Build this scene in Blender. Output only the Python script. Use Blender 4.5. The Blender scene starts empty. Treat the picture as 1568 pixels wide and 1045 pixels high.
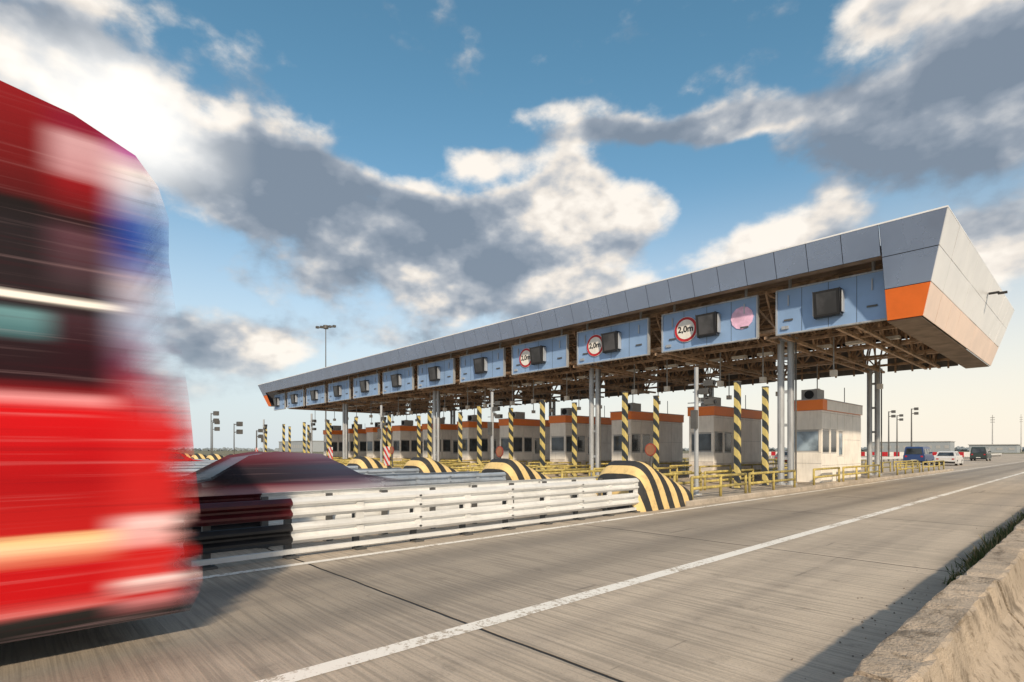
import bpy, math, random
from mathutils import Vector, Matrix
random.seed(7)
S = bpy.context.scene
COL = S.collection
R = math.radians

# ------------------------------------------------------------------ node helpers
class NT:
    def __init__(s, tree): s.t = tree; s.n = tree.nodes; s.l = tree.links
    def put(s, sock, v):
        if v is None: return
        if hasattr(v, 'is_linked') or isinstance(v, bpy.types.NodeSocket): s.l.new(v, sock)
        else: sock.default_value = v
    def math(s, op, a, b=None, c=None, clamp=False):
        n = s.n.new('ShaderNodeMath'); n.operation = op; n.use_clamp = clamp
        s.put(n.inputs[0], a); s.put(n.inputs[1], b)
        if c is not None: s.put(n.inputs[2], c)
        return n.outputs[0]
    def vmath(s, op, a, b=None, out=0):
        n = s.n.new('ShaderNodeVectorMath'); n.operation = op
        s.put(n.inputs[0], a); s.put(n.inputs[1], b)
        return n.outputs[out]
    def sep(s, v):
        n = s.n.new('ShaderNodeSeparateXYZ'); s.put(n.inputs[0], v); return n.outputs
    def comb(s, x, y, z):
        n = s.n.new('ShaderNodeCombineXYZ')
        for i, q in enumerate((x, y, z)): s.put(n.inputs[i], q)
        return n.outputs[0]
    def noise(s, v, scale, detail=4, rough=.55, dist=0):
        n = s.n.new('ShaderNodeTexNoise'); s.put(n.inputs['Vector'], v)
        n.inputs['Scale'].default_value = scale; n.inputs['Detail'].default_value = detail
        n.inputs['Roughness'].default_value = rough; n.inputs['Distortion'].default_value = dist
        return n.outputs[0]
    def mix(s, f, a, b, mode='MIX'):
        n = s.n.new('ShaderNodeMix'); n.data_type = 'RGBA'; n.blend_type = mode
        s.put(n.inputs[0], f)
        for i, q in ((6, a), (7, b)):
            if isinstance(q, (tuple, list)) and len(q) == 3: q = (*q, 1)
            s.put(n.inputs[i], q)
        return n.outputs[2]
    def smooth(s, v, a, b, lo=0., hi=1.):
        n = s.n.new('ShaderNodeMapRange'); n.interpolation_type = 'SMOOTHSTEP'
        s.put(n.inputs[0], v)
        for i, q in ((1, a), (2, b), (3, lo), (4, hi)): s.put(n.inputs[i], q)
        return n.outputs[0]
    def ramp(s, f, stops, interp='LINEAR'):
        n = s.n.new('ShaderNodeValToRGB'); cr = n.color_ramp; cr.interpolation = interp
        while len(cr.elements) > 1: cr.elements.remove(cr.elements[-1])
        stops = sorted(stops)
        cr.elements[0].position = stops[0][0]; cr.elements[0].color = (*stops[0][1], 1)
        for p, c in stops[1:]:
            e = cr.elements.new(p); e.color = (*c, 1)
        s.put(n.inputs[0], f); return n.outputs[0]
    def bump(s, h, strength, dist):
        n = s.n.new('ShaderNodeBump'); s.put(n.inputs['Height'], h)
        n.inputs['Strength'].default_value = strength; n.inputs['Distance'].default_value = dist
        return n.outputs[0]

def newmat(name):
    m = bpy.data.materials.new(name); m.use_nodes = True
    t = NT(m.node_tree); b = m.node_tree.nodes['Principled BSDF']
    tc = t.n.new('ShaderNodeTexCoord')
    return m, t, b, tc.outputs['Object']

def mat(name, c, rough=.6, metal=0., var=.18, scale=2.5, bump=0., stretch=(1, 1, 1), dirt=0.):
    m, t, b, o = newmat(name)
    v = t.vmath('MULTIPLY', o, stretch)
    n = t.noise(v, scale, 4, .6)
    f = t.smooth(n, .3, .7)
    lo = tuple(x * (1 - var) for x in c); hi = tuple(min(1, x * (1 + var)) for x in c)
    col = t.mix(f, lo, hi)
    if dirt:
        d = t.noise(t.vmath('MULTIPLY', o, (6, 6, .6)), 1.5, 4, .6)
        df = t.math('MULTIPLY', t.smooth(d, .45, .75), dirt)
        col = t.mix(df, col, (.11, .09, .07))
    t.put(b.inputs['Base Color'], col)
    t.put(b.inputs['Roughness'], t.math('ADD', t.math('MULTIPLY', n, .2), rough - .1))
    b.inputs['Metallic'].default_value = metal
    if bump: t.put(b.inputs['Normal'], t.bump(t.noise(o, scale * 14, 3), bump, .01))
    return m

def stripes(name, coef, period, ca, cb, duty=.5, rough=.7, rusty=.3):
    m, t, b, o = newmat(name)
    x = t.sep(o)
    s = t.math('ADD', t.math('ADD', t.math('MULTIPLY', x[0], coef[0]), t.math('MULTIPLY', x[1], coef[1])), t.math('MULTIPLY', x[2], coef[2]))
    s = t.math('ADD', s, t.math('MULTIPLY', t.noise(o, 18, 3), .02))
    fr = t.math('FRACT', t.math('DIVIDE', t.math('ADD', s, 500), period))
    f = t.smooth(t.math('ABSOLUTE', t.math('SUBTRACT', fr, .5)), duty / 2 - .012, duty / 2 + .012)
    col = t.mix(f, ca, cb)
    n = t.noise(o, 5, 6, .65)
    col = t.mix(t.math('MULTIPLY', t.smooth(n, .48, .72), rusty), col, (.13, .10, .07))
    t.put(b.inputs['Base Color'], col); b.inputs['Roughness'].default_value = rough
    t.put(b.inputs['Normal'], t.bump(t.noise(o, 40, 3), .3, .01))
    return m

# ------------------------------------------------------------------ mesh builder
class MB:
    def __init__(s): s.v = []; s.f = []; s.m = []
    def face(s, pts, mi=0):
        b = len(s.v); s.v += [tuple(p) for p in pts]; s.f.append(tuple(range(b, b + len(pts)))); s.m.append(mi)
    def box(s, x0, x1, y0, y1, z0, z1, mi=0):
        b = len(s.v)
        s.v += [(x0,y0,z0),(x1,y0,z0),(x1,y1,z0),(x0,y1,z0),(x0,y0,z1),(x1,y0,z1),(x1,y1,z1),(x0,y1,z1)]
        for q in ((0,3,2,1),(4,5,6,7),(0,1,5,4),(1,2,6,5),(2,3,7,6),(3,0,4,7)):
            s.f.append(tuple(b + i for i in q)); s.m.append(mi)
    def cyl(s, p0, p1, r, mi=0, n=10, r1=None, caps=True):
        p0 = Vector(p0); p1 = Vector(p1); d = (p1 - p0).normalized()
        u = d.orthogonal().normalized()
        if abs(d.z) < .99: u = Vector((0, 0, 1)).cross(d).normalized()
        w = d.cross(u); b = len(s.v); r1 = r if r1 is None else r1
        off = math.pi / n if n == 4 else 0
        for p, rr in ((p0, r), (p1, r1)):
            for i in range(n):
                a = 2 * math.pi * i / n + off
                s.v.append(tuple(p + (u * math.cos(a) + w * math.sin(a)) * rr))
        for i in range(n):
            j = (i + 1) % n; s.f.append((b + i, b + j, b + n + j, b + n + i)); s.m.append(mi)
        if caps:
            s.f.append(tuple(b + i for i in range(n))[::-1]); s.m.append(mi)
            s.f.append(tuple(b + n + i for i in range(n))); s.m.append(mi)
    def beam(s, p0, p1, w, mi=0): s.cyl(p0, p1, w * .707, mi, 4)
    def extr(s, prof, axis, a0, a1, mi=0, caps=True, closed=True):
        def P(p, a): return (a, p[0], p[1]) if axis == 'x' else (p[0], a, p[1])
        b = len(s.v); n = len(prof)
        s.v += [P(p, a0) for p in prof] + [P(p, a1) for p in prof]
        for i in range(n if closed else n - 1):
            j = (i + 1) % n; s.f.append((b + i, b + j, b + n + j, b + n + i)); s.m.append(mi)
        if caps and closed:
            s.f.append(tuple(b + i for i in range(n))); s.m.append(mi)
            s.f.append(tuple(b + n + i for i in range(n))[::-1]); s.m.append(mi)
    def grid(s, p00, p10, p11, p01, nu, nv, gap, mats, back=None, thick=.03):
        p00, p10, p11, p01 = map(Vector, (p00, p10, p11, p01))
        nrm = (p10 - p00).cross(p01 - p00).normalized()
        def P(u, v): return p00 * (1-u)*(1-v) + p10 * u*(1-v) + p11 * u*v + p01 * (1-u)*v
        lu = (p10 - p00).length; lv = (p01 - p00).length
        gu = gap / lu; gv = gap / lv
        for j in range(nv):
            for i in range(nu):
                u0 = i/nu + gu; u1 = (i+1)/nu - gu; v0 = j/nv + gv; v1 = (j+1)/nv - gv
                jit = [nrm * random.uniform(-.006, .006) for _ in range(4)]   # sheets never sit perfectly flush
                q = [P(u0, v0) + jit[0], P(u1, v0) + jit[1], P(u1, v1) + jit[2], P(u0, v1) + jit[3]]
                s.face(q, mats[j % len(mats)])
                qb = [p - nrm * thick for p in q]
                for k in range(4):
                    s.face([q[k], qb[k], qb[(k+1) % 4], q[(k+1) % 4]], mats[j % len(mats)])
        if back is not None:
            s.face([p - nrm * (thick + .01) for p in (p00, p10, p11, p01)], back)
    def obj(s, name, mats, smooth=False, bevel=0, parent=None):
        me = bpy.data.meshes.new(name); me.from_pydata(s.v, [], s.f)
        for m in mats: me.materials.append(m)
        me.polygons.foreach_set('material_index', s.m)
        if smooth: me.polygons.foreach_set('use_smooth', [True] * len(me.polygons))
        me.update()
        ob = bpy.data.objects.new(name, me); COL.objects.link(ob)
        if bevel:
            md = ob.modifiers.new('b', 'BEVEL'); md.width = bevel; md.segments = 2; md.limit_method = 'ANGLE'; md.angle_limit = R(50)
        if parent: ob.parent = parent
        return ob

def empty(name):
    e = bpy.data.objects.new(name, None); COL.objects.link(e); return e

# ------------------------------------------------------------------ materials
M_galv = mat('galvanised_steel', (.74, .75, .75), .5, .1, .12, 3, .1, (1, .3, 3), .10)
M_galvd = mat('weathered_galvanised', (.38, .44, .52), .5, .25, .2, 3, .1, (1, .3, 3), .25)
M_post = mat('dark_steel', (.12, .12, .12), .6, .3)
M_maroon = mat('maroon_paint', (.09, .012, .016), .35, .1, .3)
M_blk = mat('black_plastic', (.02, .02, .022), .4)
M_yel = mat('yellow_paint', (.47, .38, .12), .65, 0, .3, 4, .1, (1, 1, 1), .55)
M_alu = mat('aluminium_cladding_sky_blue', (.33, .43, .63), .26, .5, .05, .6)  # blue sky reflected by the shaded front is put into the base colour
M_alu2 = mat('aluminium_cladding_lit', (.88, .89, .92), .35, .1, .05, .6)  # same cladding, brightness of the lit end cap put into the colour
M_pink = mat('salmon_cladding', (.92, .73, .63), .4, .1, .08, .6)
M_or = mat('orange_cladding', (.90, .19, .03), .45, 0, .1, .8)
M_seam = mat('seam_dark', (.03, .03, .035), .8)
M_deck = mat('roof_deck', (.26, .20, .16), .8, 0, .3, 1)
M_truss = mat('truss_steel', (.46, .32, .22), .6, .1, .4, 3)
M_col = mat('column_steel', (.46, .49, .53), .4, .3, .15, 2, .1, (1, 1, .3), .3)
M_sign = mat('sign_panel_blue', (.27, .42, .68), .45, .1, .08, .8)
M_signb = mat('sign_panel_back', (.18, .175, .17), .6, .2)
M_wht = mat('white_paint', (.85, .84, .81), .5, 0, .06, 1.5, 0, (1, 1, 1), .1)
M_booth = mat('booth_cladding', (.90, .87, .82), .5, 0, .08, 1.2, .05, (1, 1, 1), .15)
M_boothg = mat('booth_grey', (.45, .45, .45), .5, 0, .1, 1.2, 0)
M_brown = mat('booth_plinth', (.74, .68, .62), .7, 0, .2, 2)
M_booth_or = mat('booth_orange', (.98, .25, .05), .5, 0, .08, .8)
M_red = mat('red_ring', (.50, .02, .03), .5)
M_black = mat('black_letter', (.01, .01, .01), .5)
M_pinkd = mat('pink_disc', (.85, .55, .78), .5)
M_yb = stripes('yellow_black_nose', (0, 1, .50), .56, (.80, .59, .27), (.03, .032, .036), .5)
M_rb = stripes('yellow_black_post', (.9, .9, 1), .62, (.62, .51, .19), (.03, .04, .05), .5)
M_rw = stripes('red_white_marker', (1, 0, 1), .3, (.7, .05, .04), (.8, .8, .8), .5)
M_boom = stripes('boom_red_white', (1, 0, 0), .9, (.7, .05, .04), (.8, .8, .8), .5)

def glass(name, c, rough=.08):
    m, t, b, o = newmat(name)
    n = t.noise(o, 1.3, 3)
    t.put(b.inputs['Base Color'], t.mix(t.smooth(n, .35, .65), tuple(x * .5 for x in c), tuple(x * 1.5 for x in c)))
    b.inputs['Roughness'].default_value = rough; b.inputs['Specular IOR Level'].default_value = .8
    return m
M_glass = glass('dark_glass', (.045, .055, .065))
M_glassb = glass('sky_reflection_glass', (.26, .34, .42))  # reflected sky painted into the pane colour
M_screen = glass('matrix_screen', (.05, .05, .055), .3)

def concrete(name, base, dark, stain=.5, st=(4, 1.3, .7)):
    m, t, b, o = newmat(name)
    n1 = t.noise(o, .9, 6, .65); n2 = t.noise(o, 9, 7, .7); n3 = t.noise(t.vmath('MULTIPLY', o, st), 1.6, 6, .7)
    c = t.mix(t.smooth(n1, .3, .7), base, tuple(x * .72 for x in base))
    c = t.mix(t.smooth(n2, .5, .72), c, dark)
    c = t.mix(t.math('MULTIPLY', t.smooth(n3, .5, .66), stain), c, tuple(x * .6 for x in dark))
    t.put(b.inputs['Base Color'], c); b.inputs['Roughness'].default_value = .9
    t.put(b.inputs['Normal'], t.bump(t.math('ADD', n2, t.noise(o, 60, 3)), .9, .02))
    return m
M_conc = concrete('jersey_concrete', (.56, .46, .36), (.20, .155, .11), .75)
M_kerb = concrete('kerb_concrete', (.56, .49, .41), (.30, .26, .21), .3)

def road_mat():
    m, t, b, o = newmat('worn_concrete_road')
    x = t.sep(o)
    big = t.noise(o, .25, 5, .6)
    tracks = t.noise(t.vmath('MULTIPLY', o, (1.3, .03, 1)), 1.0, 4, .6)
    groove = t.noise(t.vmath('MULTIPLY', o, (.6, 22, 1)), 1.0, 2, .6)
    groove2 = t.noise(t.vmath('MULTIPLY', o, (.4, 8, 1)), 1.0, 4, .65)
    fine = t.noise(o, 45, 5, .75)
    spot = t.noise(o, 2.6, 6, .7)
    c = t.mix(t.smooth(tracks, .32, .68), (.47, .40, .325), (.66, .565, .455))
    c = t.mix(t.math('MULTIPLY', t.smooth(big, .42, .62), .35), c, (.35, .30, .245))
    sl = t.n.new('ShaderNodeTexWhiteNoise'); sl.noise_dimensions = '2D'
    t.put(sl.inputs['Vector'], t.comb(t.math('FLOOR', t.math('DIVIDE', t.math('ADD', x[0], 500 - .1), 4.0)), t.math('FLOOR', t.math('DIVIDE', t.math('ADD', x[1], 500 - 5.12), 6.0)), 0))
    c = t.mix(t.math('MULTIPLY', sl.outputs[0], .22), c, (.28, .24, .20))
    c = t.mix(t.math('MULTIPLY', t.smooth(groove, .45, .62), .42), c, (.20, .175, .145))
    c = t.mix(t.math('MULTIPLY', t.smooth(groove2, .5, .7), .35), c, (.68, .59, .49))
    c = t.mix(t.math('MULTIPLY', t.smooth(fine, .5, .7), .42), c, (.16, .14, .12))
    c = t.mix(t.math('MULTIPLY', t.smooth(spot, .56, .70), .42), c, (.20, .17, .14))
    # bitumen repair strips and drips
    rp = t.noise(t.vmath('MULTIPLY', o, (2.6, .16, 1)), 1.0, 6, .7)
    c = t.mix(t.math('MULTIPLY', t.smooth(rp, .63, .68), .5), c, (.12, .105, .09))
    lane = t.math('MULTIPLY', t.smooth(x[0], -7.8, -6.9), t.smooth(x[0], -4.1, -5.2))
    wt = t.math('ADD', t.smooth(t.math('ABSOLUTE', t.math('ADD', x[0], 6.85)), .1, .55, 1, 0), t.smooth(t.math('ABSOLUTE', t.math('ADD', x[0], 4.95)), .1, .5, 1, 0), clamp=True)
    lf = t.math('MULTIPLY', t.math('ADD', t.math('MULTIPLY', lane, .36), t.math('MULTIPLY', wt, .18)), t.smooth(groove2, .2, .75, .75, 1.15))
    c = t.mix(lf, c, (.13, .115, .10))
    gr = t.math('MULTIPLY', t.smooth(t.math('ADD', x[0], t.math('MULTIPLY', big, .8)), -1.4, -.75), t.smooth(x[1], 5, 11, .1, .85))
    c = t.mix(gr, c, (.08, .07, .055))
    wob = t.math('MULTIPLY', t.math('SUBTRACT', t.noise(o, 1.2, 3), .5), .05)
    jf = t.math('ABSOLUTE', t.math('SUBTRACT', t.math('FRACT', t.math('DIVIDE', t.math('ADD', t.math('ADD', x[1], wob), 500 - 5.12 + 3.0), 6.0)), .5))
    jm = t.smooth(jf, .0014, .004, 1, 0)
    c = t.mix(jm, c, (.02, .018, .016))
    t.put(b.inputs['Base Color'], c)
    t.put(b.inputs['Roughness'], t.smooth(tracks, .3, .7, .62, .85))
    h = t.math('ADD', t.math('MULTIPLY', groove, 1.0), t.math('MULTIPLY', fine, .5))
    h = t.math('SUBTRACT', h, t.math('MULTIPLY', jm, 2))
    t.put(b.inputs['Normal'], t.bump(h, .7, .012))
    return m
M_road = road_mat()

def line_mat():
    m, t, b, o = newmat('worn_road_paint')
    n = t.noise(o, 14, 7, .75); n2 = t.noise(o, 1.2, 3)
    f = t.smooth(t.math('ADD', n, t.math('MULTIPLY', t.math('SUBTRACT', n2, .5), .6)), .50, .62)
    t.put(b.inputs['Base Color'], t.mix(f, (.90, .88, .83), (.48, .42, .35)))
    b.inputs['Roughness'].default_value = .75
    return m
M_line = line_mat()

# ------------------------------------------------------------------ ground, road
m = MB(); m.face([(-4000, -4000, -.012), (4000, -4000, -.012), (4000, 4000, -.012), (-4000, 4000, -.012)])
m.obj('ground', [mat('dry_grass_field', (.18, .17, .11), .95, 0, .4, .05)])
m = MB(); m.face([(-140, -60, 0), (-.5, -60, 0), (-.5, 330, 0), (-140, 330, 0)])
m.obj('road', [M_road])
m = MB()
for x0, w in ((-3.88, .19), (-7.66, .14)):
    m.face([(x0 - w/2, -60, .004), (x0 + w/2, -60, .004), (x0 + w/2, 330, .004), (x0 - w/2, 330, .004)])
m.obj('road_marking', [M_line])

# ------------------------------------------------------------------ jersey barrier on the right
prof = [(-.98, 0), (-.93, .18), (-.86, .30), (-.835, .53), (-.815, .55), (-.59, .55), (-.57, .53), (-.52, .28), (-.42, .16), (-.26, -.02)]
m = MB()
y = -6.0
while y < 120:
    L = 3.0 if y < 5.5 else 4.0
    n = int(L / .12)
    b0 = len(m.v); K = len(prof)
    oz = random.uniform(-.010, .010); ox = random.uniform(-.008, .008)
    for i in range(n + 1):      # chipped, slightly uneven castings
        yy = y + .016 + (L - .032) * i / n
        endc = .018 if i in (0, n) else 0
        for j, (px, pz) in enumerate(prof):
            ch = (-abs(random.gauss(0, .006)) - (random.random() < .08) * .022 - endc) if j in (3, 4, 5, 6) else 0
            m.v.append((px + ox + (ch if j > 4 else -ch), yy, pz + ch * .8 + (oz if j in (3, 4, 5, 6) else 0)))
    for i in range(n):
        for j in range(K):
            a = b0 + i * K + j; c_ = b0 + i * K + (j + 1) % K
            m.f.append((a, c_, c_ + K, a + K)); m.m.append(0)
    m.f.append(tuple(b0 + j for j in range(K))); m.m.append(0)
    m.f.append(tuple(b0 + n * K + j for j in range(K))[::-1]); m.m.append(0)
    y += L
m.obj('jersey_barrier', [M_conc])
m = MB()
for i in range(130):
    yy = random.gauss(6.1, 1.4) if i % 2 else random.uniform(3, 25); xx = -1.10 - abs(random.gauss(0, .25)); r = random.uniform(.004, .010)
    m.cyl((xx, yy, 0), (xx + random.uniform(-r, r), yy + random.uniform(-r, r), r * 1.2), r, 0, 5, r * .5)
m.obj('gravel', [mat('gravel_stone', (.20, .17, .14), .9)])
m = MB()
for i in range(2400):
    c = random.choice(((10.2, .35), (11.6, .5), (13.2, .6), (14.6, .4), (8.4, .2), (17, .6), (9.6, .3)))
    yy = random.gauss(c[0], c[1]); xx = -1.06 - abs(random.gauss(0, .10))
    h = random.uniform(.04, .24) * (1 if c[1] > .3 else .6); a = random.uniform(0, 6.28); w = .010
    lx = random.gauss(0, .06); ly = random.gauss(0, .06)
    dx, dy = math.cos(a) * w, math.sin(a) * w
    m.face([(xx - dx, yy - dy, 0), (xx + dx, yy + dy, 0), (xx + lx * .6 + dx, yy + ly * .6 + dy, h * .6), (xx + lx, yy + ly, h)], 0 if random.random() < .7 else 1)
m.obj('weeds', [mat('weed_green', (.07, .10, .03), .8), mat('weed_dry', (.25, .2, .1), .8)])

# ------------------------------------------------------------------ toll islands
PITCH = 5.1
def w_beam(m, xf, y0, y1, z, mi, sgn=1):
    pr = [(0, 0), (.012, .005), (.08, .055), (.08, .09), (.0, .135), (0, .165), (.08, .21), (.08, .245), (.012, .30), (0, .305), (-.006, .30), (.07, .24), (.07, .21), (-.01, .165), (-.01, .135), (.07, .09), (.07, .055), (-.006, .005)]
    m.extr([(xf + sgn * a, z + b) for a, b in pr], 'y', y0, y1, mi)

for k in range(11):
    xc = -9.0 - PITCH * k
    xe = xc + .95; xw = xc - .95
    m = MB()
    m.extr([(xw, 0), (xw, .12), (xw + .03, .15), (xe - .03, .15), (xe, .12), (xe, 0)], 'y', 14.2, 55)
    m.obj('traffic_island', [M_kerb])
    m = MB()
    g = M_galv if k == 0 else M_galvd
    for sg, xf in ((1, xe - .14), (-1, xw + .5)):
        ys = [1.7, 3.1] + [3.1 + 2.2 * i for i in range(1, 5)]
        for i in range(len(ys) - 1):
            dark = (i == 0)
            for j, z in enumerate((.205, .58)):
                mi = (2 if j else 3) if dark else 0
                w_beam(m, xf, ys[i], ys[i+1] + (.05 if i else 0), z + (.005 if i % 2 else 0), mi, sg)
        m.box(xf - .03, xf + .03, 1.8, 11.9, .06, .13, 0)
        yy = 2.0
        while yy < 11.9:
            m.box(xf - .13 * sg - .035, xf - .13 * sg + .035, yy - .05, yy + .05, 0, .84, 1)
            m.box(xf - .09, xf + .09, yy - .09, yy + .09, .0, .03, 1)
            if yy > 3.2:
                for z in (.357, .732): m.box(min(xf, xf + .045 * sg), max(xf, xf + .045 * sg), yy - .06, yy + .06, z - .035, z + .035, 0)
                m.box(min(xf - .02 * sg, xf + .03 * sg), max(xf - .02 * sg, xf + .03 * sg), yy - .07, yy + .07, .50, .60, 0)
            yy += 1.1
    m.obj('guardrail', [g, M_post, M_maroon, M_blk])
    # striped concrete bullnose
    m = MB(); nc = xc + .12
    ysec = [(11.85, .62, .50), (11.88, .95, .66), (11.98, 1.16, .74), (12.15, 1.27, .78), (12.4, 1.32, .80), (12.65, 1.30, .80), (12.95, 1.20, .80), (13.3, 1.05, .80), (13.7, .89, .80), (14.1, .74, .80), (14.45, .61, .80), (14.6, .54, .80)]
    NN = 20; b0 = len(m.v)
    for (yy, H, W) in ysec:
        for i in range(NN + 1):
            a = math.pi * i / NN
            ca, sa = math.cos(a), math.sin(a)
            px = W * math.copysign(abs(ca) ** .42, ca) * (1 - .12 * abs(sa) ** 2); pz = H * abs(sa) ** .45
            m.v.append((nc + px, yy + (0.20 * (pz / 1.3) if yy < 12.4 else 0), pz))
    for s_ in range(len(ysec) - 1):
        for i in range(NN):
            a = b0 + s_ * (NN + 1) + i
            m.f.append((a, a + 1, a + NN + 2, a + NN + 1)); m.m.append(0)
    m.f.append(tuple(b0 + i for i in range(NN + 1))[::-1]); m.m.append(0)
    e = b0 + (len(ysec) - 1) * (NN + 1)
    m.f.append(tuple(e + i for i in range(NN + 1))); m.m.append(0)
    nose = m.obj('concrete_bullnose', [M_yb], smooth=True)
    nose.data.polygons[-1].use_smooth = False; nose.data.polygons[-2].use_smooth = False
    # yellow pipe railings
    m = MB()
    for xr in (xe - .14, xw + .14):
        for (ya, yb_) in ((14.75, 18.3), (18.6, 22.6), (24.7, 27.9), (28.5, 34.5), (38.3, 44), (45, 52)):
            for z in (.47, .80): m.cyl((xr, ya, z), (xr, yb_, z), .045, 0, 8)
            n = max(2, int((yb_ - ya) / 1.6) + 1)
            for i in range(n):
                yy = ya + (yb_ - ya) * i / (n - 1); m.cyl((xr, yy, .15), (xr, yy, .82), .045, 0, 8)
    m.obj('yellow_railing', [M_yel], smooth=True)
    for yy in (20.2, 22.7):
        m = MB(); m.box(xc - .45, xc - .25, yy - .1, yy + .1, .15, 4.15, 0)
        m.box(xc - .52, xc - .18, yy - .17, yy + .17, .15, .19, 1); m.box(xc - .46, xc - .24, yy - .11, yy + .11, 4.15, 4.2, 1)
        m.obj('striped_post', [M_rb, M_post], bevel=.015)
    m = MB(); m.box(xw + .1, xw + .4, 33.3, 33.65, .15, 1.15, 0); m.box(xw + .08, xw + .42, 33.28, 33.67, 1.15, 1.2, 1)
    if k % 3 != 1: m.box(xw - 2.7, xw + .05, 33.2, 33.26, .95, 1.04, 2)
    else: m.box(xw + .2, xw + .26, 33.2, 33.28, 1.0, 3.9, 2)
    m.cyl((xw + .55, 33.5, .15), (xw + .55, 33.5, 2.4), .04, 1, 8); m.box(xw + .45, xw + .65, 33.35, 33.5, 1.8, 2.4, 1)
    m.obj('boom_gate', [M_yel, M_post, M_boom])
    # booth
    m = MB()
    bx0, bx1, by0, by1 = xc - .95, xc + .45, 26.8, 32.6
    z0, z1 = .15, 3.9
    m.box(bx0 + .03, bx1 - .03, by0 + .03, by1 - .03, z0, z1 - .05, 4)
    for sg, xf in ((1, bx1), (-1, bx0)):
        def sl(ya, yb, za, zb, mi, d=.03):
            m.box(min(xf - .03 * sg, xf - .03 * sg + d * sg), max(xf - .03 * sg, xf - .03 * sg + d * sg), ya, yb, za, zb, mi)
        cells = [(by0, 27.9, 'w'), (27.9, 28.9, 'w'), (28.9, 29.9, 'd'), (29.9, 31.2, 'p'), (31.2, by1, 'p')]
        for ya, yb, kk in cells:
            a, b_ = ya + .015, yb - .015
            sl(a, b_, z0, .9, 2 if kk != 'd' else 0)
            if kk == 'w':
                sl(a, b_, .915, 1.45, 0); sl(a + .1, b_ - .1, 1.53, 2.5, 1, .012); sl(a, b_, 2.58, 3.3, 0)
                sl(a, a + .08, 1.46, 2.57, 0); sl(b_ - .08, b_, 1.46, 2.57, 0)
            elif kk == 'd':
                sl(a, b_, .915, 1.3, 0); sl(a + .2, b_ - .2, 1.4, 2.4, 5, .012); sl(a, a + .18, 1.315, 2.5, 0); sl(b_ - .18, b_, 1.315, 2.5, 0); sl(a, b_, 2.515, 3.3, 0)
            else:
                sl(a, b_, .915, 2.1, 0); sl(a, b_, 2.115, 3.3, 0)
            sl(a, b_, 3.315, 3.4, 0, .03)
    for yf, sg in ((by0, -1), (by1, 1)):
        def fl(xa, xb, za, zb, mi, d=.03):
            q = yf - .03 * sg
            m.box(xa, xb, min(q, q + d * sg), max(q, q + d * sg), za, zb, mi)
        fl(bx0 + .03, bx1 - .03, z0, 1.0, 2); fl(bx0 + .03, bx1 - .03, 1.015, 1.5, 0)
        fl(bx0 + .16, bx1 - .16, 1.58, 2.45, 5, .012); fl(bx0 + .03, bx0 + .14, 1.515, 2.53, 0); fl(bx1 - .14, bx1 - .03, 1.515, 2.53, 0)
        fl(bx0 + .03, bx1 - .03, 2.545, 3.4, 0)
    m.box(bx0 - .05, bx1 + .05, by0 - .05, by1 + .05, 3.42, 3.88, 3)
    m.box(bx0 - .07, bx1 + .07, by0 - .07, by1 + .07, 3.88, 3.92, 4)
    if k == 0:
        m.box(bx1 + .052, bx1 + .06, by0 + .5, by1 + .04, 3.43, 3.87, 0)
    m.box(xc - .7, xc + .0, 27.6, 28.5, 3.97, 4.45, 4)
    m.cyl((xc - .35, 27.59, 4.2), (xc - .35, 27.55, 4.2), .2, 6, 16)
    for a in (27.7, 28.4): m.box(xc - .65, xc - .05, a - .03, a + .03, 3.92, 3.97, 6)
    m.cyl((xc, 31.5, 3.92), (xc, 31.5, 4.8), .02, 6, 6)
    m.obj('toll_booth', [M_booth, M_glass, M_brown if k else M_booth, M_booth_or, M_boothg, M_glass if k else M_glassb, M_seam])

for k in (0, 2, 4, 6, 8):
    xc = -9.0 - PITCH * k; yy = 16.5
    m = MB(); m.cyl((xc, yy, .15), (xc, yy, 4.3), .07, 0, 10); m.cyl((xc, yy, .15), (xc, yy, .2), .18, 0, 10)
    for dz, dx in ((3.5, .12), (3.15, .3), (3.75, .28)):
        m.beam((xc - dx, yy, dz), (xc + dx + .15, yy, dz), .04, 0)
        m.box(xc + dx, xc + dx + .32, yy - .1, yy + .1, dz - .09, dz + .09, 1)
        m.cyl((xc + dx + .32, yy, dz), (xc + dx + .36, yy, dz), .07, 2, 10)
    m.box(xc - .1, xc + .1, yy - .2, yy - .08, 2.3, 2.9, 1)
    m.obj('camera_pole', [M_col, M_post, M_blk])
for (x, yy, z) in ((-9.6, 13.4 + 1.4, 1.62), (-14.9, 13.2, 1.55), (-24.7, 14.5, 1.6)):
    m = MB(); m.cyl((x, yy, .1), (x, yy, z + .2), .03, 1, 8); m.cyl((x, yy - .03, z), (x, yy - .05, z), .2, 0, 24)
    m.cyl((x, yy - .052, z), (x, yy - .056, z), .165, 2, 24)
    m.obj('round_sign', [mat('round_sign_rim', (.35, .06, .04), .5), M_post, mat('round_sign_face', (.36, .16, .09), .6)])
for k in (2, 3, 5):
    xc = -9.0 - PITCH * k
    m = MB(); m.box(xc - .2, xc + .2, 11.0, 11.03, 1.0, 1.75, 0); m.cyl((xc, 11.06, 0), (xc, 11.06, 1.7), .03, 1, 8)
    m.obj('marker_board', [M_rw, M_post])

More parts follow.
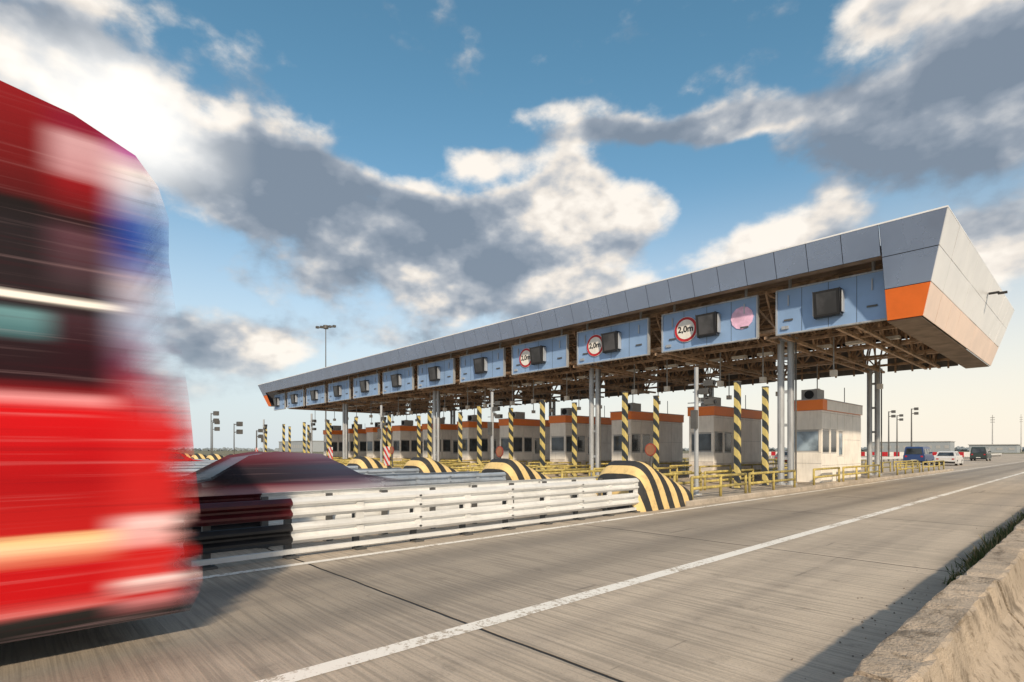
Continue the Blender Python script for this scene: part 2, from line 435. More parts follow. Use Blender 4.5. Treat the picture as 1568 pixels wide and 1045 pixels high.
# ------------------------------------------------------------------ canopy
can = empty('toll_plaza_canopy')
XL = -64.0; XLT = -64.8
m = MB()
m_y = 21 + (9 - 8.05) / 3
npan = int(round((64.4 - 5.0) / 1.12))
m.grid((XL, m_y, 8.05), (-5.02, m_y, 8.05), (-5.02, 21, 9), (XL - .0, 21, 9), npan, 1, .012, [0], 4)
m.grid((-5.0, 22, 6), (-4, 22, 6), (-3.2, 21, 9), (-5.0, 21, 9), 1, 3, .012, [3, 0, 0], 4)
m.grid((XLT, 22, 6.6), (XL, 22, 6.6), (XL, 21, 9), (XLT - .6, 21, 9), 1, 2, .012, [3, 0], 4)
m.grid((-4, 22, 6), (-4, 37.8, 6), (-3.2, 39.2, 9), (-3.2, 21, 9), 9, 3, .012, [2, 1, 1], 4)
m.grid((XLT, 37.8, 6.6), (XLT, 22, 6.6), (XLT - .6, 21, 9), (XLT - .6, 39.2, 9), 9, 3, .012, [2, 1, 1], 4)
m.grid((-4, 38.25, 8.05), (XL, 38.25, 8.05), (XL, 39.2, 9), (-3.2, 39.2, 9), npan, 1, .012, [0], 4)
m.box(-5.0, -4.05, 22.05, 37.7, 5.97, 6.0, 5)
m.face([(-5.0, 22.05, 6.0), (-5.0, 37.7, 6.0), (-5.0, 38.1, 8.05), (-5.0, 21.4, 8.05)], 5)
m.box(XLT - .6, -3.2, 21.0, 21.08, 9.0, 9.05, 1); m.box(-3.28, -3.2, 21.08, 39.2, 9.0, 9.05, 1)
m.box(XL, -3.5, 21.4, 38.8, 8.32, 8.42, 5)
m.box(XL, -5.0, 21.36, 21.7, 8.05, 8.1, 5)
for i in range(24):
    yy = 22 + i * .7; m.box(XL, -5.05, yy, yy + .08, 8.2, 8.32, 5)
m.box(-3.35, -3.0, 30.9, 31.1, 8.3, 8.36, 4); m.box(-3.05, -2.75, 30.92, 31.08, 8.24, 8.32, 4)
m.obj('cladding', [M_alu, M_alu2, M_pink, M_or, M_seam, M_deck], parent=can)
m = MB()
for yy in (22.9, 25.6, 29.3, 33, 36.8):
    zt, zb = 8.1, 6.45
    m.beam((XL, yy, zt), (-5.1, yy, zt), .14); m.beam((XL, yy, zb), (-5.1, yy, zb), .12)
    n = 46; st = (-5.1 - XL) / n
    for i in range(n):
        xa = XL + i * st
        m.beam((xa, yy, zb if i % 2 else zt), (xa + st, yy, zt if i % 2 else zb), .07)
        if i % 2: m.beam((xa, yy, zb), (xa, yy, zt), .06)
xs = [-9.0 - PITCH * k for k in range(11)] + [-6.4]
for xc in xs:
    for dx in (-.3, .3):
        zb = 6.15
        m.beam((xc + dx, 22.6, 8.0), (xc + dx, 37.6, 8.0), .12); m.beam((xc + dx, 22.6, zb), (xc + dx, 37.6, zb), .12)
        for i in range(12):
            ya = 22.6 + i * 1.25; m.beam((xc + dx, ya, zb if i % 2 else 8.0), (xc + dx, ya + 1.25, 8.0 if i % 2 else zb), .07)
    for i in range(7): m.beam((xc - .3, 22.8 + i * 2.4, zb), (xc + .3, 22.8 + i * 2.4, zb), .07)
for yy in (24.2, 31.2, 35.2):
    m.box(XL, -5.2, yy - .25, yy + .25, 6.62, 6.66, 0)
for i in range(60):
    xa = -6 - random.random() * 56; ya = random.uniform(23, 37); m.beam((xa, ya, 6.5), (xa + random.uniform(-1.6, 1.6), ya + random.uniform(-2, 2), random.uniform(6.2, 7.6)), .05)
for i in range(44):
    xa = -6.5 - i * 1.3; m.box(xa, xa + .7, 27.4, 27.7, 6.3, 6.42, 1)
m.obj('trusses', [M_truss, M_wht], parent=can)
m = MB()
for k in (0, 2, 5, 8):
    xc = -9.1 - PITCH * k
    for yy in (24.1, 37.0):
        for dx in (-.16, .2):
            m.cyl((xc + dx, yy + dx * .3, .15), (xc + dx, yy + dx * .3, 6.5), .135, 0, 16)
            m.cyl((xc + dx, yy + dx * .3, .15), (xc + dx, yy + dx * .3, .22), .24, 0, 16)
        for z in (1.2, 2.6, 4.0, 5.4): m.box(xc - .1, xc + .1, yy - .05, yy + .05, z, z + .12, 0)
        m.box(xc - .42, xc + .42, yy - .25, yy + .25, 6.2, 6.32, 0)
        m.cyl((xc + .42, yy, .3), (xc + .42, yy, 6.1), .035, 1, 8)
m.obj('columns', [M_col, M_post], parent=can)
m = MB()
for k in range(11):
    for yy in (26.2, 33.4):
        for dx in (.9, 3.9):
            xa = -9.0 - PITCH * k - dx + 2
            m.cyl((xa, yy, 4.9), (xa, yy, 6.5), .03, 0, 6); m.box(xa - .12, xa + .12, yy - .12, yy + .12, 4.8, 5.05, 1)
m.obj('hangers', [M_col, M_wht], parent=can)

def gantry(xa, xb, k):
    e = empty('lane_sign_panel')
    m = MB()
    m.box(xa, xb, 22.25, 22.33, 6.12, 7.83, 0)
    w = xb - xa; n = 4
    for i in range(1, n): m.box(xa + w*i/n - .006, xa + w*i/n + .006, 22.244, 22.25, 6.12, 7.83, 3)
    for z in (6.10, 7.81): m.box(xa - .02, xb + .02, 22.2, 22.36, z, z + .05, 1)
    for x in (xa, xb): m.box(x - .03, x + .03, 22.2, 22.36, 6.15, 7.81, 1)
    for i in range(2):
        x = xa + w * (.12 + .76 * i); m.box(x - .16, x + .16, 22.2, 22.245, 6.62, 6.68, 2); m.box(x - .02, x + .02, 22.2, 22.24, 7.2, 7.6, 1)
        m.cyl((x, 22.4, 7.7), (x, 22.4, 8.3), .06, 1, 8)
    m.box(xa + .2, xa + .45, 22.18, 22.245, 6.3, 6.42, 1)
    m.obj('board', [M_sign, M_col, M_post, M_seam], parent=e)
    m = MB(); xs_ = -3.9 - 2.95 if k == 0 else -9.1 - PITCH * (k - 1) - 2.42
    wd, zc = .38, 6.98
    m.extr([(22.24, zc - .48), (21.98, zc - .48), (21.84, zc + .45), (22.24, zc + .45)], 'x', xs_ - wd - .06, xs_ + wd + .06, 0)
    m.face([(xs_ - wd + .05, 21.962, zc - .4), (xs_ + wd - .05, 21.962, zc - .4), (xs_ + wd - .05, 21.85, zc + .36), (xs_ - wd + .05, 21.85, zc + .36)], 1)
    for sx in (-1, 1): m.box(xs_ + sx * (wd + .1) - .025, xs_ + sx * (wd + .1) + .025, 22.0, 22.24, zc - .4, zc + .4, 2)
    m.obj('matrix_display', [M_blk, M_screen, M_col], parent=e, bevel=.02)
    if 1 <= k <= 3:
        xd = -9.1 - PITCH * (k - 1) - 3.52; zd = 6.98
        m = MB(); m.cyl((xd, 22.245, zd), (xd, 22.20, zd), .56, 0, 40); m.cyl((xd, 22.199, zd), (xd, 22.185, zd), .54, 1, 40); m.cyl((xd, 22.184, zd), (xd, 22.178, zd), .43, 0, 40)
        m.obj('height_limit_disc', [M_wht, M_red], parent=e)
        cu = bpy.data.curves.new('disc_text', 'FONT'); cu.body = '2,0m'; cu.size = .38; cu.extrude = .003; cu.align_x = 'CENTER'; cu.align_y = 'CENTER'
        cu.offset = .009
        ob = bpy.data.objects.new('disc_text', cu); COL.objects.link(ob); ob.location = (xd, 22.170, zd); ob.rotation_euler = (R(90), 0, 0)
        cu.materials.append(M_black); ob.parent = e
    if k == 1:
        xd = -10.1; m = MB(); m.cyl((xd, 22.244, 7.05), (xd, 22.22, 7.05), .47, 0, 12); m.obj('pink_disc', [M_pinkd], parent=e)
for k in range(12):
    xb = -5.05 if k == 0 else -9.1 - PITCH * (k - 1) - .38
    xa = -9.1 - PITCH * k + .38 if k < 11 else XL + .3
    gantry(xa, xb, k)
m = MB()
for k in range(12):
    xb = -5.3 if k == 0 else -9.1 - PITCH * (k - 1) - .6
    xa = -9.1 - PITCH * k + .6 if k < 11 else XL + .3
    m.box(xa, xb, 37.5, 37.6, 6.15, 7.75, 0)
    for i in range(4):
        x = xa + (xb - xa) * (i + .5) / 4; m.box(x - .04, x + .04, 37.4, 37.5, 6.05, 8.0, 1)
m.obj('rear_boards', [M_signb, M_truss], parent=can)

# ------------------------------------------------------------------ generic vehicles
def vehicle(name, x, y, L, W, H, color, kind='car', face=1):
    paint = mat(name + '_paint', color, .3, .2, .05, 1)
    mats = [paint, M_glass, M_blk, M_red, M_galv]
    m = MB(); z0 = .22
    if kind == 'car':
        low = [(-.5, z0), (-.5, .55 * H), (-.46, .64 * H), (.22, .66 * H), (.44, .56 * H), (.5, .45 * H), (.5, z0)]
        top = [(-.46, .64 * H), (-.33, .96 * H), (-.2, H), (.02, .98 * H), (.22, .655 * H)]
    else:
        low = [(-.5, z0), (-.5, .52 * H), (.34, .52 * H), (.47, .46 * H), (.5, .4 * H), (.5, z0)]
        top = [(-.5, .52 * H), (-.485, .95 * H), (-.44, H), (.2, H), (.36, .525 * H)]
    hw = W / 2
    def sec(pr, w0, w1, za, zb, mi):
        n = len(pr); b = len(m.v)
        for sx in (-1, 1):
            for (a, z) in pr:
                f = (z - za) / (zb - za); ww = w0 + (w1 - w0) * max(0, min(1, f))
                m.v.append((x + sx * ww, y + a * L * face, z))
        for i in range(n):
            j = (i + 1) % n; m.f.append((b + i, b + j, b + n + j, b + n + i)); m.m.append(mi)
        m.f.append(tuple(b + i for i in range(n))); m.m.append(mi); m.f.append(tuple(b + n + i for i in range(n))[::-1]); m.m.append(mi)
    sec(low, hw, hw * .97, z0, .66 * H, 0)
    sec(top, hw * .94, hw * .78, .6 * H, H, 0)
    for sx in (-1, 1):
        for (a0, a1) in ((-.34, -.14), (-.12, .06)) if kind == 'car' else ((-.42, -.2), (-.18, .04), (.06, .24)):
            za, zb = (.69 * H, .92 * H) if kind == 'car' else (.58 * H, .88 * H)
            def wx(z):
                f = (z - .6 * H) / (.4 * H); return hw * (.94 + (.78 - .94) * max(0, min(1, f))) + .008
            m.face([(x + sx * wx(za), y + a0 * L * face, za), (x + sx * wx(za), y + (a1 + (.04 if a1 > 0 else 0)) * L * face, za), (x + sx * wx(zb), y + (a1 - .02) * L * face, zb), (x + sx * wx(zb), y + (a0 + .03) * L * face, zb)], 1)
    def scr(a0, z0_, a1, z1_, off):
        m.face([(x - hw * .78, y + (a0 + off) * L * face, z0_), (x + hw * .78, y + (a0 + off) * L * face, z0_), (x + hw * .66, y + (a1 + off) * L * face, z1_), (x - hw * .66, y + (a1 + off) * L * face, z1_)], 1)
    if kind == 'car': scr(-.45, .68 * H, -.35, .92 * H, -.006); scr(.2, .69 * H, .05, .94 * H, .006)
    else: scr(-.499, .58 * H, -.488, .9 * H, -.004); scr(.345, .57 * H, .215, .95 * H, .006)
    for sx in (-1, 1):
        m.box(x + sx * hw * .72 - .1, x + sx * hw * .72 + .1, y - .5 * L * face - .02, y - .5 * L * face + .02, .42 * H, .5 * H, 3)
        m.box(x + sx * hw * .72 - .12, x + sx * hw * .72 + .12, y + .495 * L * face - .02, y + .495 * L * face + .02, .34 * H, .42 * H, 4)
        for a in (-.32, .32):
            m.cyl((x + sx * (hw - .2), y + a * L, .31), (x + sx * (hw + .01), y + a * L, .31), .31, 2, 18)
            m.cyl((x + sx * (hw + .01), y + a * L, .31), (x + sx * (hw + .02), y + a * L, .31), .18, 4, 12)
        m.box(x + sx * (hw + .0) - .08, x + sx * hw + .1, y + .16 * L * face - .06, y + .16 * L * face + .06, .62 * H, .7 * H, 0)
    m.box(x - hw * .9, x + hw * .9, y - .5 * L - .05, y + .5 * L + .05, .26, .42, 2)
    m.box(x - .26, x + .26, y - .5 * L * face - .06, y - .5 * L * face - .03, .45, .56, 4)
    return m.obj(name, mats, bevel=.03)

vehicle('white_car', -11.2, 74, 4.3, 1.8, 1.5, (.75, .75, .75))
vehicle('blue_van', -14.2, 76, 5, 2.0, 2.0, (.04, .08, .22), 'van')
vehicle('dark_van', -12.8, 110, 5, 2.0, 2.1, (.05, .07, .07), 'van')
vehicle('grey_car', -26, 70, 4.3, 1.8, 1.5, (.2, .2, .22))
vehicle('dark_car', -12.0, 40, 4.4, 1.8, 1.5, (.05, .05, .06))
vehicle('red_car', -41, 8, 4.3, 1.8, 1.5, (.5, .03, .03))
vehicle('silver_car', -56, 4, 4.3, 1.8, 1.5, (.4, .42, .45))
vehicle('white_van', -22.5, 66, 5, 2.0, 2.1, (.6, .6, .6), 'van')
vehicle('black_car', -9.0, 150, 4.4, 1.8, 1.5, (.03, .03, .03))

# ------------------------------------------------------------------ moving vehicles (smeared by motion)
def smear(name, rear, front, y_a, y_b, zmax, fade, rough=.3, third=None, sl=.15, sd_=.25):
    m, t, b, o = newmat(name)
    x = t.sep(o)
    n = t.noise(t.vmath('MULTIPLY', o, (.2, .22, 7)), 1, 4, .6)
    zz = t.math('ADD', x[2], t.math('MULTIPLY', t.math('SUBTRACT', n, .5), .12))
    zf = t.math('DIVIDE', zz, zmax)
    c1 = t.ramp(zf, [(z / zmax, c) for z, c in rear]); c2 = t.ramp(zf, [(z / zmax, c) for z, c in front])
    if third:
        c0 = t.ramp(zf, [(z / zmax, c) for z, c in third[0]])
        c1 = t.mix(t.smooth(x[1], third[1], third[2]), c1, c0)
    c = t.mix(t.smooth(x[1], y_a, y_b), c1, c2)
    st = t.noise(t.vmath('MULTIPLY', o, (.2, .3, 17)), 1, 3, .6)
    c = t.mix(t.math('MULTIPLY', t.smooth(st, .52, .75), sl), c, (.85, .55, .6))
    c = t.mix(t.math('MULTIPLY', t.smooth(st, .48, .28), sd_), c, (.06, .004, .01))
    t.put(b.inputs['Base Color'], c); b.inputs['Roughness'].default_value = rough; b.inputs['Specular IOR Level'].default_value = .15
    n2 = t.noise(t.vmath('MULTIPLY', o, (.2, .1, 5)), 1, 4, .6)
    yy = t.math('ADD', x[1], t.math('MULTIPLY', t.math('SUBTRACT', n2, .5), .45))
    t.put(b.inputs['Alpha'], fade(t, yy, x))
    return m

carfade = lambda t, y, x: t.math('MULTIPLY', t.smooth(y, 2.0, 3.3), t.smooth(y, 7.0, 5.2))
cm = smear('moving_car_smear',
    [(.2, (.02, .02, .02)), (.4, (.06, .03, .035)), (.62, (.55, .48, .5)), (.78, (.35, .2, .23)), (.95, (.12, .02, .03)), (1.0, (.02, .015, .02)), (1.28, (.03, .022, .03)), (1.38, (.09, .02, .03)), (1.5, (.13, .04, .06))],
    [(.2, (.02, .02, .02)), (.4, (.06, .03, .05)), (.62, (.7, .68, .7)), (.8, (.40, .36, .42)), (.95, (.10, .06, .10)), (1.05, (.04, .04, .07)), (1.28, (.05, .06, .10)), (1.4, (.09, .06, .10)), (1.5, (.16, .15, .22))],
    3.3, 5.5, 1.8, carfade, sl=.08, sd_=.15)
m = MB()
pr = [(1.9, .25), (1.9, .8), (2.2, .98), (2.7, 1.05), (3.4, 1.45), (3.9, 1.53), (4.8, 1.48), (5.6, 1.05), (6.6, .88), (6.95, .7), (6.95, .25)]
n = len(pr)
for sx, xx in ((-1, -12.6), (1, -10.85)):
    for (a, z) in pr: m.v.append((xx - sx * max(0, (z - .95)) * .35, a, z))
for i in range(n):
    j = (i + 1) % n; m.f.append((i, j, n + j, n + i)); m.m.append(0)
m.f.append(tuple(range(n))); m.m.append(0); m.f.append(tuple(range(n, 2*n))[::-1]); m.m.append(0)
for a in (2.9, 5.9):
    for xx in (-12.5, -11.05): m.cyl((xx, a, .31), (xx + .2, a, .31), .31, 1, 20)
m.obj('passing_car', [cm, cm], bevel=.05)

low = [(.30, (.012,)*3), (.37, (.02,)*3), (.43, (.6, .12, .12)), (.52, (.52, .005, .008)), (.74, (.52, .005, .008)), (.84, (.8, .32, .2)), (.90, (.95, .66, .4)), (.95, (.9, .6, .3)), (1.0, (.5, .012, .012)),
       (1.36, (.40, .003, .006)), (1.9, (.66, .004, .008)), (1.98, (.8, .3, .33)), (2.05, (.18, .004, .008)), (2.12, (.02, .004, .008))]
strip = [(2.64, (.02, .012, .016)), (2.66, (.02, .012, .016)), (2.68, (1.0, .96, .92)), (2.72, (1.0, .96, .92)), (2.74, (.02, .012, .016))]
rear = low + [(2.36, (.02, .008, .012)), (2.45, (.07, .18, .21)), (2.58, (.14, .30, .34))] + strip + [(3.2, (.015, .010, .014)), (3.36, (.008, .004, .005)), (3.44, (.09, .002, .004)), (3.7, (.16, .002, .004)), (4.2, (.26, .003, .008))]
midr = low + [(2.36, (.025, .005, .010)), (2.60, (.05, .02, .03))] + strip + [(2.85, (.05, .03, .04)), (3.2, (.10, .04, .06)), (3.3, (.02, .005, .008)), (3.42, (.12, .003, .006)), (3.6, (.28, .003, .008)), (3.70, (.55, .28, .33)), (3.9, (.62, .36, .42)), (4.0, (.24, .005, .03)), (4.2, (.22, .003, .02))]
front = [(.30, (.015,)*3), (.38, (.6, .2, .22)), (.45, (.45, .01, .01)), (.55, (.85, .65, .67)), (.62, (.6, .03, .03)), (.78, (.55, .01, .01)), (.86, (.8, .35, .35)), (1.04, (.9, .62, .64)), (1.12, (.55, .02, .02)),
         (1.86, (.62, .01, .013)), (2.07, (.38, .04, .06)), (2.28, (.20, .05, .11)), (2.6, (.36, .42, .62)), (2.9, (.50, .45, .56)), (3.05, (.16, .18, .45)), (3.2, (.01, .05, .34)), (3.4, (.04, .10, .44)), (3.6, (.5, .58, .8)), (3.8, (.9, .86, .92)), (3.92, (.45, .1, .4)), (4.1, (.25, .01, .1))]
def tfade(t, y, x):
    up = t.smooth(x[2], 1.7, 2.4)
    hi = t.smooth(y, 1.10, .64); lo = t.smooth(y, 1.24, .9)
    return t.math('ADD', t.math('MULTIPLY', hi, up), t.math('MULTIPLY', lo, t.math('SUBTRACT', 1, up)))
tr = empty('semi_truck')
tm = smear('truck_smear', rear, front, .44, .80, 4.4, tfade, .5, (midr, .10, .36))
def dsm(name, col):
    mm, t, b, o = newmat(name); x = t.sep(o)
    b.inputs['Roughness'].default_value = .35
    n = t.noise(t.vmath('MULTIPLY', o, (.2, .3, 9)), 1, 3)
    t.put(b.inputs['Base Color'], t.mix(n, tuple(c * .5 for c in col), tuple(min(1, c * 1.5) for c in col)))
    t.put(b.inputs['Alpha'], t.smooth(t.math('ADD', x[1], t.math('MULTIPLY', t.math('SUBTRACT', n, .5), .3)), 1.0, .25)); return mm
d_dark = dsm('truck_dark', (.03, .03, .035)); d_blue = dsm('truck_blue', (.06, .13, .45))
m = MB()
prof = [(1.10, .30), (1.18, .45), (1.18, .9), (1.13, 1.4), (1.08, 2.0), (1.0, 2.6), (.93, 3.15), (.93, 3.5), (.86, 3.72), (.72, 3.90), (.35, 4.06), (-.1, 4.14), (-.9, 4.18), (-1.5, 4.05), (-1.5, .95), (-1.3, .95), (-1.2, .75), (-1.1, .35), (-1.05, .30)]
m.extr(prof, 'x', -7.7, -5.22, 0)
m.obj('cab', [tm], parent=tr, bevel=.05)
m = MB()
m.extr([(.90, 3.2), (1.12, 3.12), (1.12, 3.2), (.92, 3.5)], 'x', -7.6, -5.3, 1)
for yw in (-.95,):
    for xx in (-5.5, -7.65): m.cyl((xx, yw, .5), (xx + .3, yw, .5), .5, 0, 28)
for yw in (-4.2,):
    for xx in (-5.6, -7.65): m.cyl((xx, yw, .5), (xx + .4, yw, .5), .5, 0, 28)
m.box(-7.3, -5.6, -6.5, .8, .2, .55, 0)
m.obj('running_gear', [d_dark, d_blue], parent=tr)
m = MB(); m.box(-7.72, -5.2, -15, -1.9, 1.15, 4.0, 0)
for yw in (-12, -10.7, -13.3):
    for xx in (-5.6, -7.65): m.cyl((xx, yw, .5), (xx + .4, yw, .5), .5, 1, 28)
for i in range(12): m.box(-5.195, -5.18, -14.8 + i * 1.05, -14.76 + i * 1.05, 1.2, 3.95, 2)
m.obj('trailer', [mat('trailer_side', (.55, .55, .57), .5), M_blk, M_galv], parent=tr)

# ------------------------------------------------------------------ background furniture
def lamp(name, x, y, h, r, kind):
    m = MB(); m.cyl((x, y, 0), (x, y, h), r, 0, 8, r * .6)
    if kind == 'flood':
        m.beam((x - h * .06, y - h*.04, h), (x + h * .06, y + h*.04, h), r * 1.2, 0); m.cyl((x, y, h - h*.01), (x, y, h + .15*h*.1), h * .02, 0, 12)
        for s in (-1, -.5, .5, 1):
            m.box(x + s * h * .06 - .3, x + s * h * .06 + .3, y + s*h*.04 - .3, y + s*h*.04 + .3, h - .1, h + .35, 1)
    else:
        for dz in (0, .7):
            m.beam((x, y, h - dz - .1), (x + .5, y + .3, h - dz), r, 0); m.box(x + .3, x + .8, y + .1, y + .5, h - dz - .25, h - dz + .15, 1)
    m.obj(name, [M_post, M_post])
lamp('flood_light_mast', -116, 51.5, 28.6, .16, 'flood')
lamp('flood_light_pole', -20, 102, 8.0, .12, 'arm'); lamp('flood_light_pole', -22.5, 100, 7.6, .12, 'arm')
lamp('flood_light_pole', -24, 112, 7.6, .12, 'arm')
for x, y, h in ((-64, 16, 4.6), (-58.5, 14.5, 5.2), (-69, 22, 4.0), (-75, 24, 4.2), (-53, 15, 4.0)): lamp('lane_light_pole', x, y, h, .06, 'arm')
for x, y, h in ((40, 900, 70), (-60, 800, 40), (-52, 500, 26)):
    m = MB(); m.cyl((x, y, 0), (x, y, h), .5, 0, 6, .2)
    for q in range(3): m.box(x - 1.2, x + 1.2, y - .2, y + .2, h * (.8 + .06 * q), h * (.8 + .06 * q) + .5, 0)
    m.obj('distant_mast', [M_boothg])
m = MB()
def tl(x0, y0, x1, y1, n, h):
    for i in range(n):
        f = i / (n - 1); x = x0 + (x1 - x0) * f; y = y0 + (y1 - y0) * f
        for q in range(3):
            r = h * random.uniform(.5, 1.1); zz = h * random.uniform(.1, .55)
            m.cyl((x + random.uniform(-6, 6), y + random.uniform(-6, 6), 0), (x + random.uniform(-3, 3), y, zz + r * .5), r, 0, 7, r * .45)
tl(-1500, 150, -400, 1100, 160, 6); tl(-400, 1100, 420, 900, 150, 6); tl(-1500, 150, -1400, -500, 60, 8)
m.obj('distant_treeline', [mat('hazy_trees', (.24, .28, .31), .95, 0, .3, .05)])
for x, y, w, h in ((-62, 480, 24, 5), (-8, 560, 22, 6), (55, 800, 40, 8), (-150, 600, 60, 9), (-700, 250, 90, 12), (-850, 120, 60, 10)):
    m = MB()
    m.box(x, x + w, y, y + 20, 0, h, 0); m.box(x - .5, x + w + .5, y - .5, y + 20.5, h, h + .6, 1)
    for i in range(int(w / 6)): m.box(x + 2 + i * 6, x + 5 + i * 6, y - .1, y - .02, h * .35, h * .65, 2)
    m.obj('distant_warehouse', [mat('hazy_warehouse_wall', (.36, .40, .44), .7), M_boothg, M_boothg])  # distance haze mixed into the wall colour
m = MB()
for i in range(60):
    y = 58 + i * 2.2
    m.cyl((-18, y, 0), (-18, y, .8), .05, 1, 6)
m.box(-18.05, -17.95, 58, 190, .5, .8, 0)
m.obj('far_guardrail', [M_galv, M_post])
m = MB()
for i in range(26):
    x = -60 + i * 1.8; m.box(x, x + .9, 118, 118.2, .5, 1.3, 0); m.box(x + .9, x + 1.8, 118, 118.2, .5, 1.3, 1)
    m.cyl((x, 118.1, 0), (x, 118.1, 1.3), .06, 1, 6)
m.obj('red_white_barrier', [M_red, M_wht])

# ------------------------------------------------------------------ sky
SUN_EL, SUN_AZ = 32.0, 126.0      # azimuth clockwise from +Y
w = bpy.data.worlds.new('World'); S.world = w; w.use_nodes = True
try:
    w.cycles.sampling_method = 'MANUAL'; w.cycles.sample_map_resolution = 512
except Exception: pass
t = NT(w.node_tree); t.n.clear()
out = t.n.new('ShaderNodeOutputWorld')
sky = t.n.new('ShaderNodeTexSky'); sky.sky_type = 'NISHITA'; sky.sun_disc = False
sky.sun_elevation = R(SUN_EL); sky.sun_rotation = R(SUN_AZ); sky.air_density = 1.1; sky.dust_density = .8; sky.ozone_density = 2.0
tc = t.n.new('ShaderNodeTexCoord'); D = tc.outputs['Generated']
dx = t.sep(D)
az = t.math('MULTIPLY', t.math('ARCTAN2', dx[0], dx[1]), 57.2958)
el = t.math('MULTIPLY', t.math('ARCSINE', dx[2]), 57.2958)
wn = t.n.new('ShaderNodeTexNoise'); t.put(wn.inputs['Vector'], D); wn.inputs['Scale'].default_value = 4.5; wn.inputs['Detail'].default_value = 3
wv = t.vmath('MULTIPLY', t.vmath('SUBTRACT', wn.outputs['Color'], (.5, .5, .5)), (13, 6, 0))
AE = t.vmath('ADD', t.comb(az, el, 0), wv)
C0 = -47.25
def blob(a, e, ra, re, wt):
    v = t.vmath('MULTIPLY', t.vmath('SUBTRACT', AE, (a + C0, e, 0)), (1 / ra, 1 / re, 0))
    l = t.vmath('LENGTH', v, out=1)
    return t.smooth(l, 0.1, 1.2, wt, 0.)
def total(lst):
    acc = None
    for q in lst:
        b = blob(*q); acc = b if acc is None else t.math('ADD', acc, b)
    return acc
bright = [(-38, 28, 11, 6.5, 1.2), (5, 23, 6, 6, 1.4), (8, 17, 7, 6, 1.2), (11, 23.5, 5, 2.6, .8), (-3, 28, 5, 2.0, .8), (-12, 26, 6, 2, .6), (24, 29.5, 8, 2.2, .9), (6, 31, 6, 1.5, .5),
          (24, 20, 12, 3.4, 1.1), (36, 35, 6, 4, .9), (45, 32, 6, 4, .7), (42, 16, 9, 5, .8), (-26, 9, 7, 2, .8), (-6, 16.5, 9, 2.6, .8), (15, 12, 12, 4.5, .8), (-28, 21, 6, 2.6, .8), (-17, 20, 5, 2.2, .6)]
grey = [(-28, 25, 16, 3.6, 1.15), (-17, 22, 15, 4.6, 1.2), (-6, 21.5, 12, 4.6, 1.15), (-20, 16.5, 15, 4.6, .85), (-4, 16.5, 13, 4.6, .9), (15, 29, 14, 1.6, .85),
        (37, 26, 13, 6.5, 1.25), (32, 16, 14, 4, 1.0), (-28, 10, 9, 3.4, .8), (-12, 10.5, 14, 3, .6), (-33, 6, 9, 2, .6), (18, 13, 18, 4.5, .7)]
Bf = total(bright); Gf = total(grey)
Dn = t.vmath('MULTIPLY', D, (1, 1, 1.6))
Lv = (math.sin(R(SUN_AZ)) * .022, math.cos(R(SUN_AZ)) * .022, .055)
n1 = t.noise(Dn, 5.2, 7, .53, 0); n2 = t.noise(t.vmath('ADD', Dn, Lv), 5.2, 4, .53, 0)
nf = t.noise(Dn, 19, 5, .58)
away = t.smooth(t.math('ABSOLUTE', t.math('SUBTRACT', az, C0)), 47, 60)
field = t.math('ADD', t.math('MINIMUM', t.math('ADD', Bf, Gf), 1.25), t.math('MULTIPLY', away, .7))
dens = t.math('ADD', t.math('ADD', t.math('MULTIPLY', field, .38), t.math('MULTIPLY', t.math('SUBTRACT', n1, .5), 1.0)), t.math('MULTIPLY', t.math('SUBTRACT', nf, .5), .30))
cov = t.smooth(dens, .06, .30)
lit = t.math('MULTIPLY', t.math('SUBTRACT', n1, n2), 4.0)
bfrac = t.math('DIVIDE', Bf, t.math('ADD', t.math('ADD', Bf, Gf), .15))
thick = t.smooth(dens, .12, .46)
li = t.math('ADD', t.math('ADD', t.math('ADD', .12, lit), t.math('MULTIPLY', bfrac, .78)), t.math('MULTIPLY', t.math('SUBTRACT', 1, thick), .24), clamp=True)
ccol = t.ramp(li, [(0, (.22, .27, .34)), (.3, (.32, .365, .43)), (.55, (.53, .55, .58)), (.8, (.88, .81, .73)), (1, (1.05, .97, .87))])
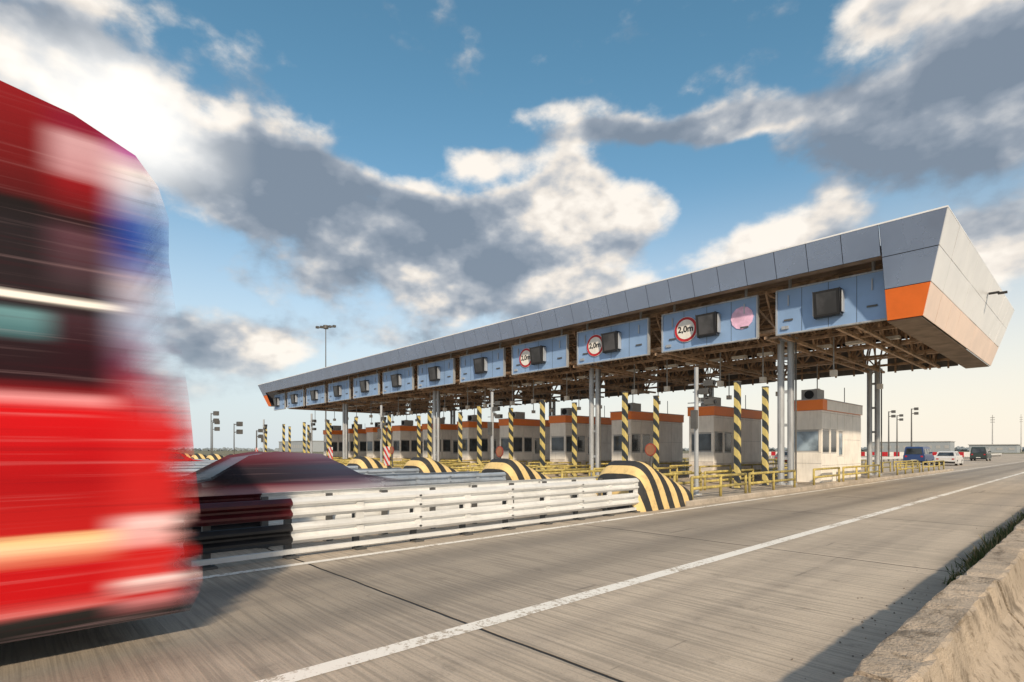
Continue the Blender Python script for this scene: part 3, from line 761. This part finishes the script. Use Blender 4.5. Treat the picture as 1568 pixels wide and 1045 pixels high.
# glow of a sun behind the cloud, painted into the cloud colour
sunb = t.math('MULTIPLY', blob(-36, 26, 9, 6.0, 1.0), .85)
ccol = t.mix(sunb, ccol, (1.25, 1.22, 1.16))
bgc = t.n.new('ShaderNodeBackground'); t.put(bgc.inputs[0], ccol); bgc.inputs[1].default_value = 1.0
up = t.smooth(el, 4, 38)
tint = t.mix(up, (1.05, 1.06, 1.0), (.72, 1.06, .98))
sc = t.mix(1.0, sky.outputs[0], tint, 'MULTIPLY')
bgs = t.n.new('ShaderNodeBackground'); t.put(bgs.inputs[0], sc); bgs.inputs[1].default_value = .148
warm = t.smooth(az, -75, -5)
hz = t.mix(warm, (.68, .75, .79), (1.0, .91, .78))
bgh = t.n.new('ShaderNodeBackground'); t.put(bgh.inputs[0], hz); bgh.inputs[1].default_value = 1.0
haze = t.smooth(el, 26, -1, 0, .94)
mx1 = t.n.new('ShaderNodeMixShader'); t.put(mx1.inputs[0], haze); t.l.new(bgs.outputs[0], mx1.inputs[1]); t.l.new(bgh.outputs[0], mx1.inputs[2])
mx = t.n.new('ShaderNodeMixShader')
t.put(mx.inputs[0], t.math('MULTIPLY', cov, t.smooth(el, 1, 10, .1, .95)))
t.l.new(mx1.outputs[0], mx.inputs[1]); t.l.new(bgc.outputs[0], mx.inputs[2]); t.l.new(mx.outputs[0], out.inputs[0])

sd = bpy.data.lights.new('sun', 'SUN'); sd.energy = 3.9; sd.angle = R(2); sd.color = (1, .82, .60)
so = bpy.data.objects.new('sun', sd); COL.objects.link(so)
sv = Vector((math.sin(R(SUN_AZ)) * math.cos(R(SUN_EL)), math.cos(R(SUN_AZ)) * math.cos(R(SUN_EL)), math.sin(R(SUN_EL))))
so.rotation_euler = sv.to_track_quat('Z', 'Y').to_euler(); so.location = (30, 0, 30)

# ------------------------------------------------------------------ camera
cd = bpy.data.cameras.new('camera'); cd.sensor_width = 36; cd.lens = 19.22; cd.shift_y = .1067; cd.clip_end = 9000; cd.clip_start = .05
co = bpy.data.objects.new('camera', cd); COL.objects.link(co); co.location = (0, 0, 1.6); co.rotation_euler = (R(90), 0, R(47.25))
S.camera = co
S.view_settings.view_transform = 'Standard'; S.view_settings.look = 'None'; S.view_settings.exposure = 0
